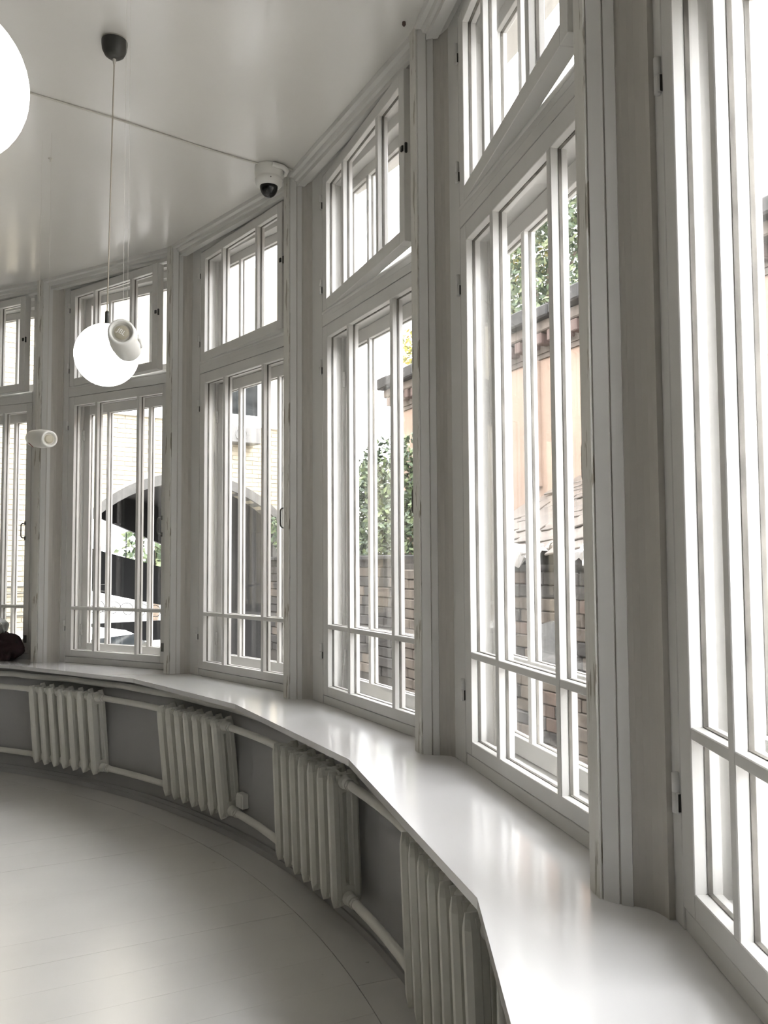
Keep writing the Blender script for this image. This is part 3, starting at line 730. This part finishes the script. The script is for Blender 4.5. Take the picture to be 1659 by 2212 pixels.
MB().cbox(.48, Lb, -.22, .2, 2.765, 2.90, .015).obj('string_course', M['band'], B)
x = .42
while x < Lb:
    L = random.uniform(.32, .55)
    MB().cbox(x, x + L - .015, -.34 + random.uniform(-.03, .03), .9, 2.90 + random.uniform(-.01, .01), 3.06 + random.uniform(-.02, .05), .02).obj('coping_slab', M['soot'], B); x += L
MB().prism([(.3, 3.05), (4.1, 3.05), (3.9, 3.35), (.6, 3.2)], -.05 + .55, Lb, 'x').obj('roof', M['soot'], B)
MB().cbox(4.6, 4.75, -.07, .02, .9, 2.5, .01).obj('downpipe', M['pink'], B)

Cw = empty('shed', FC); tag(Cw, 'low stone shed with an uneven slate roof against the pink building', 'shed')
X0 = .35; Lc = 9.6
MB().box(X0, Lc, .06, 1.95, zgl, -.05).obj('core', M['mortar'], Cw)
cnt = 0; zr = -1.72; hgt = .115
st = MB(); rowi = 0
stones = []
while zr < -.16:
    x = X0 + (.1 if rowi % 2 else 0) - .1
    while x < Lc:
        L = random.uniform(.16, .34); x1 = max(x, X0)
        stones.append((x1, L - .015 - (x1 - x), zr)); x += L
    zr += hgt; rowi += 1
for (x, L, z) in stones:
    if L < .06: continue
    d = random.uniform(0, .022)
    if 1.6 < x < 5.6 and cnt < 290:
        q = random.random()
        MB().cbox(x, x + L + .008, d - .02, .10, z, z + hgt - random.uniform(.002, .009), .010).obj('stone', M['stone_d' if q < (.75 if z > -.42 else .22) else ('stone' if q < .8 else 'stone_r')], Cw); cnt += 1  # top courses mostly dark: the shade band is put into the stone colour
    else: st.cbox(x, x + L + .006, d - .02, .10, z, z + hgt - .007, .010)
so = st.obj('stonework', M['stone'], Cw); so['kind'] = 'stuff'
MB().cbox(X0, Lc, -.25, .08, zgl, -1.72, .03).obj('plinth', M['ground'], Cw)
# slate roof: eave at y = -0.12, z = 0; rises to the pink wall
yb = (QB - QC).dot(nB) - .02
MB().prism([(-.02, -.05), (yb, .92), (yb, .80), (.10, -.16)], X0 + 1.3, Lc, 'x').obj('roof_deck', M['soot'], Cw)
sl_n = 0; rows = 8; slope = atan2(.95, yb + .10)
sm = [MB().cbox(0, .52 * f_, 0, .36, 0, .018, .004).mesh('slate', M['slate']) for f_ in (.9, 1.0, 1.1)]
for r_ in range(rows):
    x = X0 + 1.2 + random.uniform(0, .2)
    while x < Lc - .3 and sl_n < 290:
        wv = random.choice((0, 1, 2)); t = r_ / rows
        y = -.16 + t * (yb + .16) + random.uniform(-.03, .03); z = .005 + t * .93 + .02
        if random.random() > .05:
            link('slate', sm[wv], Cw, T((x, y, z)) @ Matrix.Rotation(slope + random.uniform(-.10, -.01), 4, 'X') @ Matrix.Rotation(random.uniform(-.06, .06), 4, 'Y') @ Matrix.Rotation(.42 + random.uniform(-.09, .09), 4, 'Z')); sl_n += 1
        x += .40 * (.9, 1, 1.1)[wv] + .006
MB().prism([(3.28, -.95), (3.80, -.95), (3.80, -.62), (3.70, -.56), (3.52, -.53), (3.36, -.57), (3.28, -.64)], -.045, .02, 'y').obj('render_patch', M['patch'], Cw)
shm = MB(); rnd = random.Random(4)                # torn plastic sheet hanging along the eave
for (xa, xb) in ((1.75, 2.5), (2.75, 3.5), (3.9, 4.5)):
    nx, ny = 14, 5; vs = []
    for j_ in range(ny + 1):
        for i_ in range(nx + 1):
            t = j_ / ny
            vs.append((xa + (xb - xa) * i_ / nx, -.19 + t * .22 + rnd.uniform(-.02, .02), .02 + t * .11 + rnd.uniform(-.025, .025) - (.09 * rnd.random() if j_ == 0 else 0)))
    m1_ = MB(); m1_.poly(vs, [(j_ * (nx + 1) + i_, j_ * (nx + 1) + i_ + 1, (j_ + 1) * (nx + 1) + i_ + 1, (j_ + 1) * (nx + 1) + i_) for j_ in range(ny) for i_ in range(nx)])
    m1_.obj('torn_sheet', M['sheet'], Cw)
# garden wall continuing to the left of the shed, bending towards the archway
pe, ps = Vector((-2.03, 14.0, 0)), QC + dB * X0
dW = (ps - pe).normalized(); nW = Vector((-dW.y, dW.x, 0)); LW = (ps - pe).length
FW = Matrix(((dW.x, nW.x, 0, pe.x), (dW.y, nW.y, 0, pe.y), (0, 0, 1, CAM_H), (0, 0, 0, 1)))
gw = empty('garden_wall', FW); tag(gw, 'dark stone garden wall below the ivy, left of the shed', 'wall')
MB().box(0, LW, .08, .55, zgl, .02).obj('core', M['mortar'], gw)
zr = zgl + .05; rowi = 0; cnt = 0
while zr < -.08:
    x = .13 if rowi % 2 else 0
    while x < LW - .1:
        L = min(random.uniform(.20, .42), LW - x)
        if cnt < 295 and zr > -1.5: MB().cbox(x, x + L - .005, .055 + random.uniform(-.012, .012), .12, zr, zr + .118, .010).obj('stone', M['stone' if random.random() < .25 else 'stone_d'], gw); cnt += 1
        x += L
    zr += .124; rowi += 1
x = 0
while x < LW - .05:
    L = min(.6, LW - x); MB().cbox(x, x + L - .01, -.03, .62, .0, .06, .015).obj('coping_slab', M['soot'], gw); x += L

# --- planting
def leaf_cloud(blobs, nleaf, size, mat, name, parent, seed):
    rnd = random.Random(seed); m = MB()
    tot = sum(b[3] * b[4] * b[5] for b in blobs)
    for (cx, cy, cz, rx, ry, rz) in blobs:
        for _ in range(int(nleaf * rx * ry * rz / tot)):
            while True:
                p = Vector((rnd.uniform(-1, 1), rnd.uniform(-1, 1), rnd.uniform(-1, 1)))
                if .25 < p.length < 1: break
            c = Vector((cx + p.x * rx, cy + p.y * ry, cz + p.z * rz))
            nrm = Vector((rnd.gauss(0, 1), rnd.gauss(0, 1), rnd.gauss(.5, 1))).normalized()
            a = nrm.orthogonal().normalized(); a = (Matrix.Rotation(rnd.uniform(0, 6.28), 3, nrm) @ a); b = nrm.cross(a)
            s = size * rnd.uniform(.6, 1.35)
            m.poly([c - a * s, c + b * s * .55 + nrm * s * .12, c + a * s, c - b * s * .55 + nrm * s * .12], [(0, 1, 2, 3)])
    me = bpy.data.meshes.new(name); me.from_pydata(m.v, [], m.f); me.materials.append(mat)
    o = link(name, me, parent); o['kind'] = 'stuff'; return o
def tree(loc, label, blobs, nleaf, size, mat, seed, h, group=None):
    r = empty('tree', T(loc)); tag(r, label, 'tree', group)
    MB().tube([(0, 0, 0), (.08, .03, h * .4), (.02, -.05, h * .75), (.1, 0, h)], [.17, .14, .10, .04], 10).obj('trunk', M['bark'], r)
    for k, bl in enumerate(blobs[:5]):
        s = Vector((.05, 0, h * (.45 + .08 * k))); e = Vector(bl[:3])
        MB().tube([s, s.lerp(e, .5) + Vector((0, 0, .15)), e], [.06, .04, .015], 7).obj('branch', M['bark'], r)
    leaf_cloud(blobs, nleaf, size, mat, 'foliage', r, seed)
    return r
tree((3.3, 16.6, ZG), 'large green tree standing behind the pink building', [(-.9, 0, 7.4, 1.0, 1.0, .8), (.3, .2, 7.5, 1.1, 1.0, .8), (1.3, 0, 7.9, 1.1, 1.0, .9), (-.4, 0, 8.9, 1.2, 1.1, .9), (.9, 0, 9.3, 1.2, 1.1, .9), (-1.0, .2, 10.1, 1.0, 1.0, .8), (.3, 0, 10.6, 1.2, 1.1, .8), (2.4, .2, 8.9, 1.0, 1.0, .9), (2.0, 0, 10.4, 1.1, 1.0, .8)], 11500, .075, M['leaf_g'], 11, 8.5)
tree((1.55, 18.2, ZG), 'yellowing tree at the left behind the pink building cornice', [(.9, 0, 7.3, .8, .8, .65), (.1, 0, 7.0, .75, .8, .6), (-.7, 0, 6.9, .6, .7, .6), (.6, 0, 8.3, .8, .8, .6), (1.4, -.6, 8.6, .7, .7, .8)], 3600, .07, M['leaf_y'], 12, 7.0)
tree((-7.6, 27.5, ZG), 'green tree in the street seen through the archway', [(0, 0, 2.6, 1.2, 1.0, 1.0), (1.0, 0, 3.0, 1.2, 1.0, .9), (.6, 0, 1.9, 1.0, .8, .7)], 1500, .13, M['leaf_g'], 13, 2.8)
iv = empty('ivy_bush', FW @ T((2.3, .75, .02))); tag(iv, 'dense green ivy growing over the stone garden wall', 'ivy')
leaf_cloud([(-1.9, -.5, .42, .5, .35, .35), (-1.2, 0, .45, .7, .55, .50), (-.4, 0, .6, .8, .6, .66), (.5, 0, .72, .8, .6, .74), (1.2, -.1, .50, .7, .55, .58), (1.75, -.3, .28, .5, .4, .32), (.3, .2, 1.4, .55, .35, .40), (-.5, .2, 1.25, .45, .35, .35), (1.0, .2, 1.3, .5, .35, .45), (.5, -.5, .1, 1.2, .3, .25), (-.8, -.5, .1, 1.0, .3, .22)], 8200, .05, M['leaf_i'], 'foliage', iv, 21)
for k in range(6):
    x = -1.6 + k * .55
    MB().tube([(x, 0, -.0), (x + .1, .05, .4), (x - .05, .1, .9 + .1 * (k % 3)), (x + .12, .12, 1.3 - .1 * (k % 2))], [.03, .022, .015, .006], 6).obj('stem', M['bark'], iv)
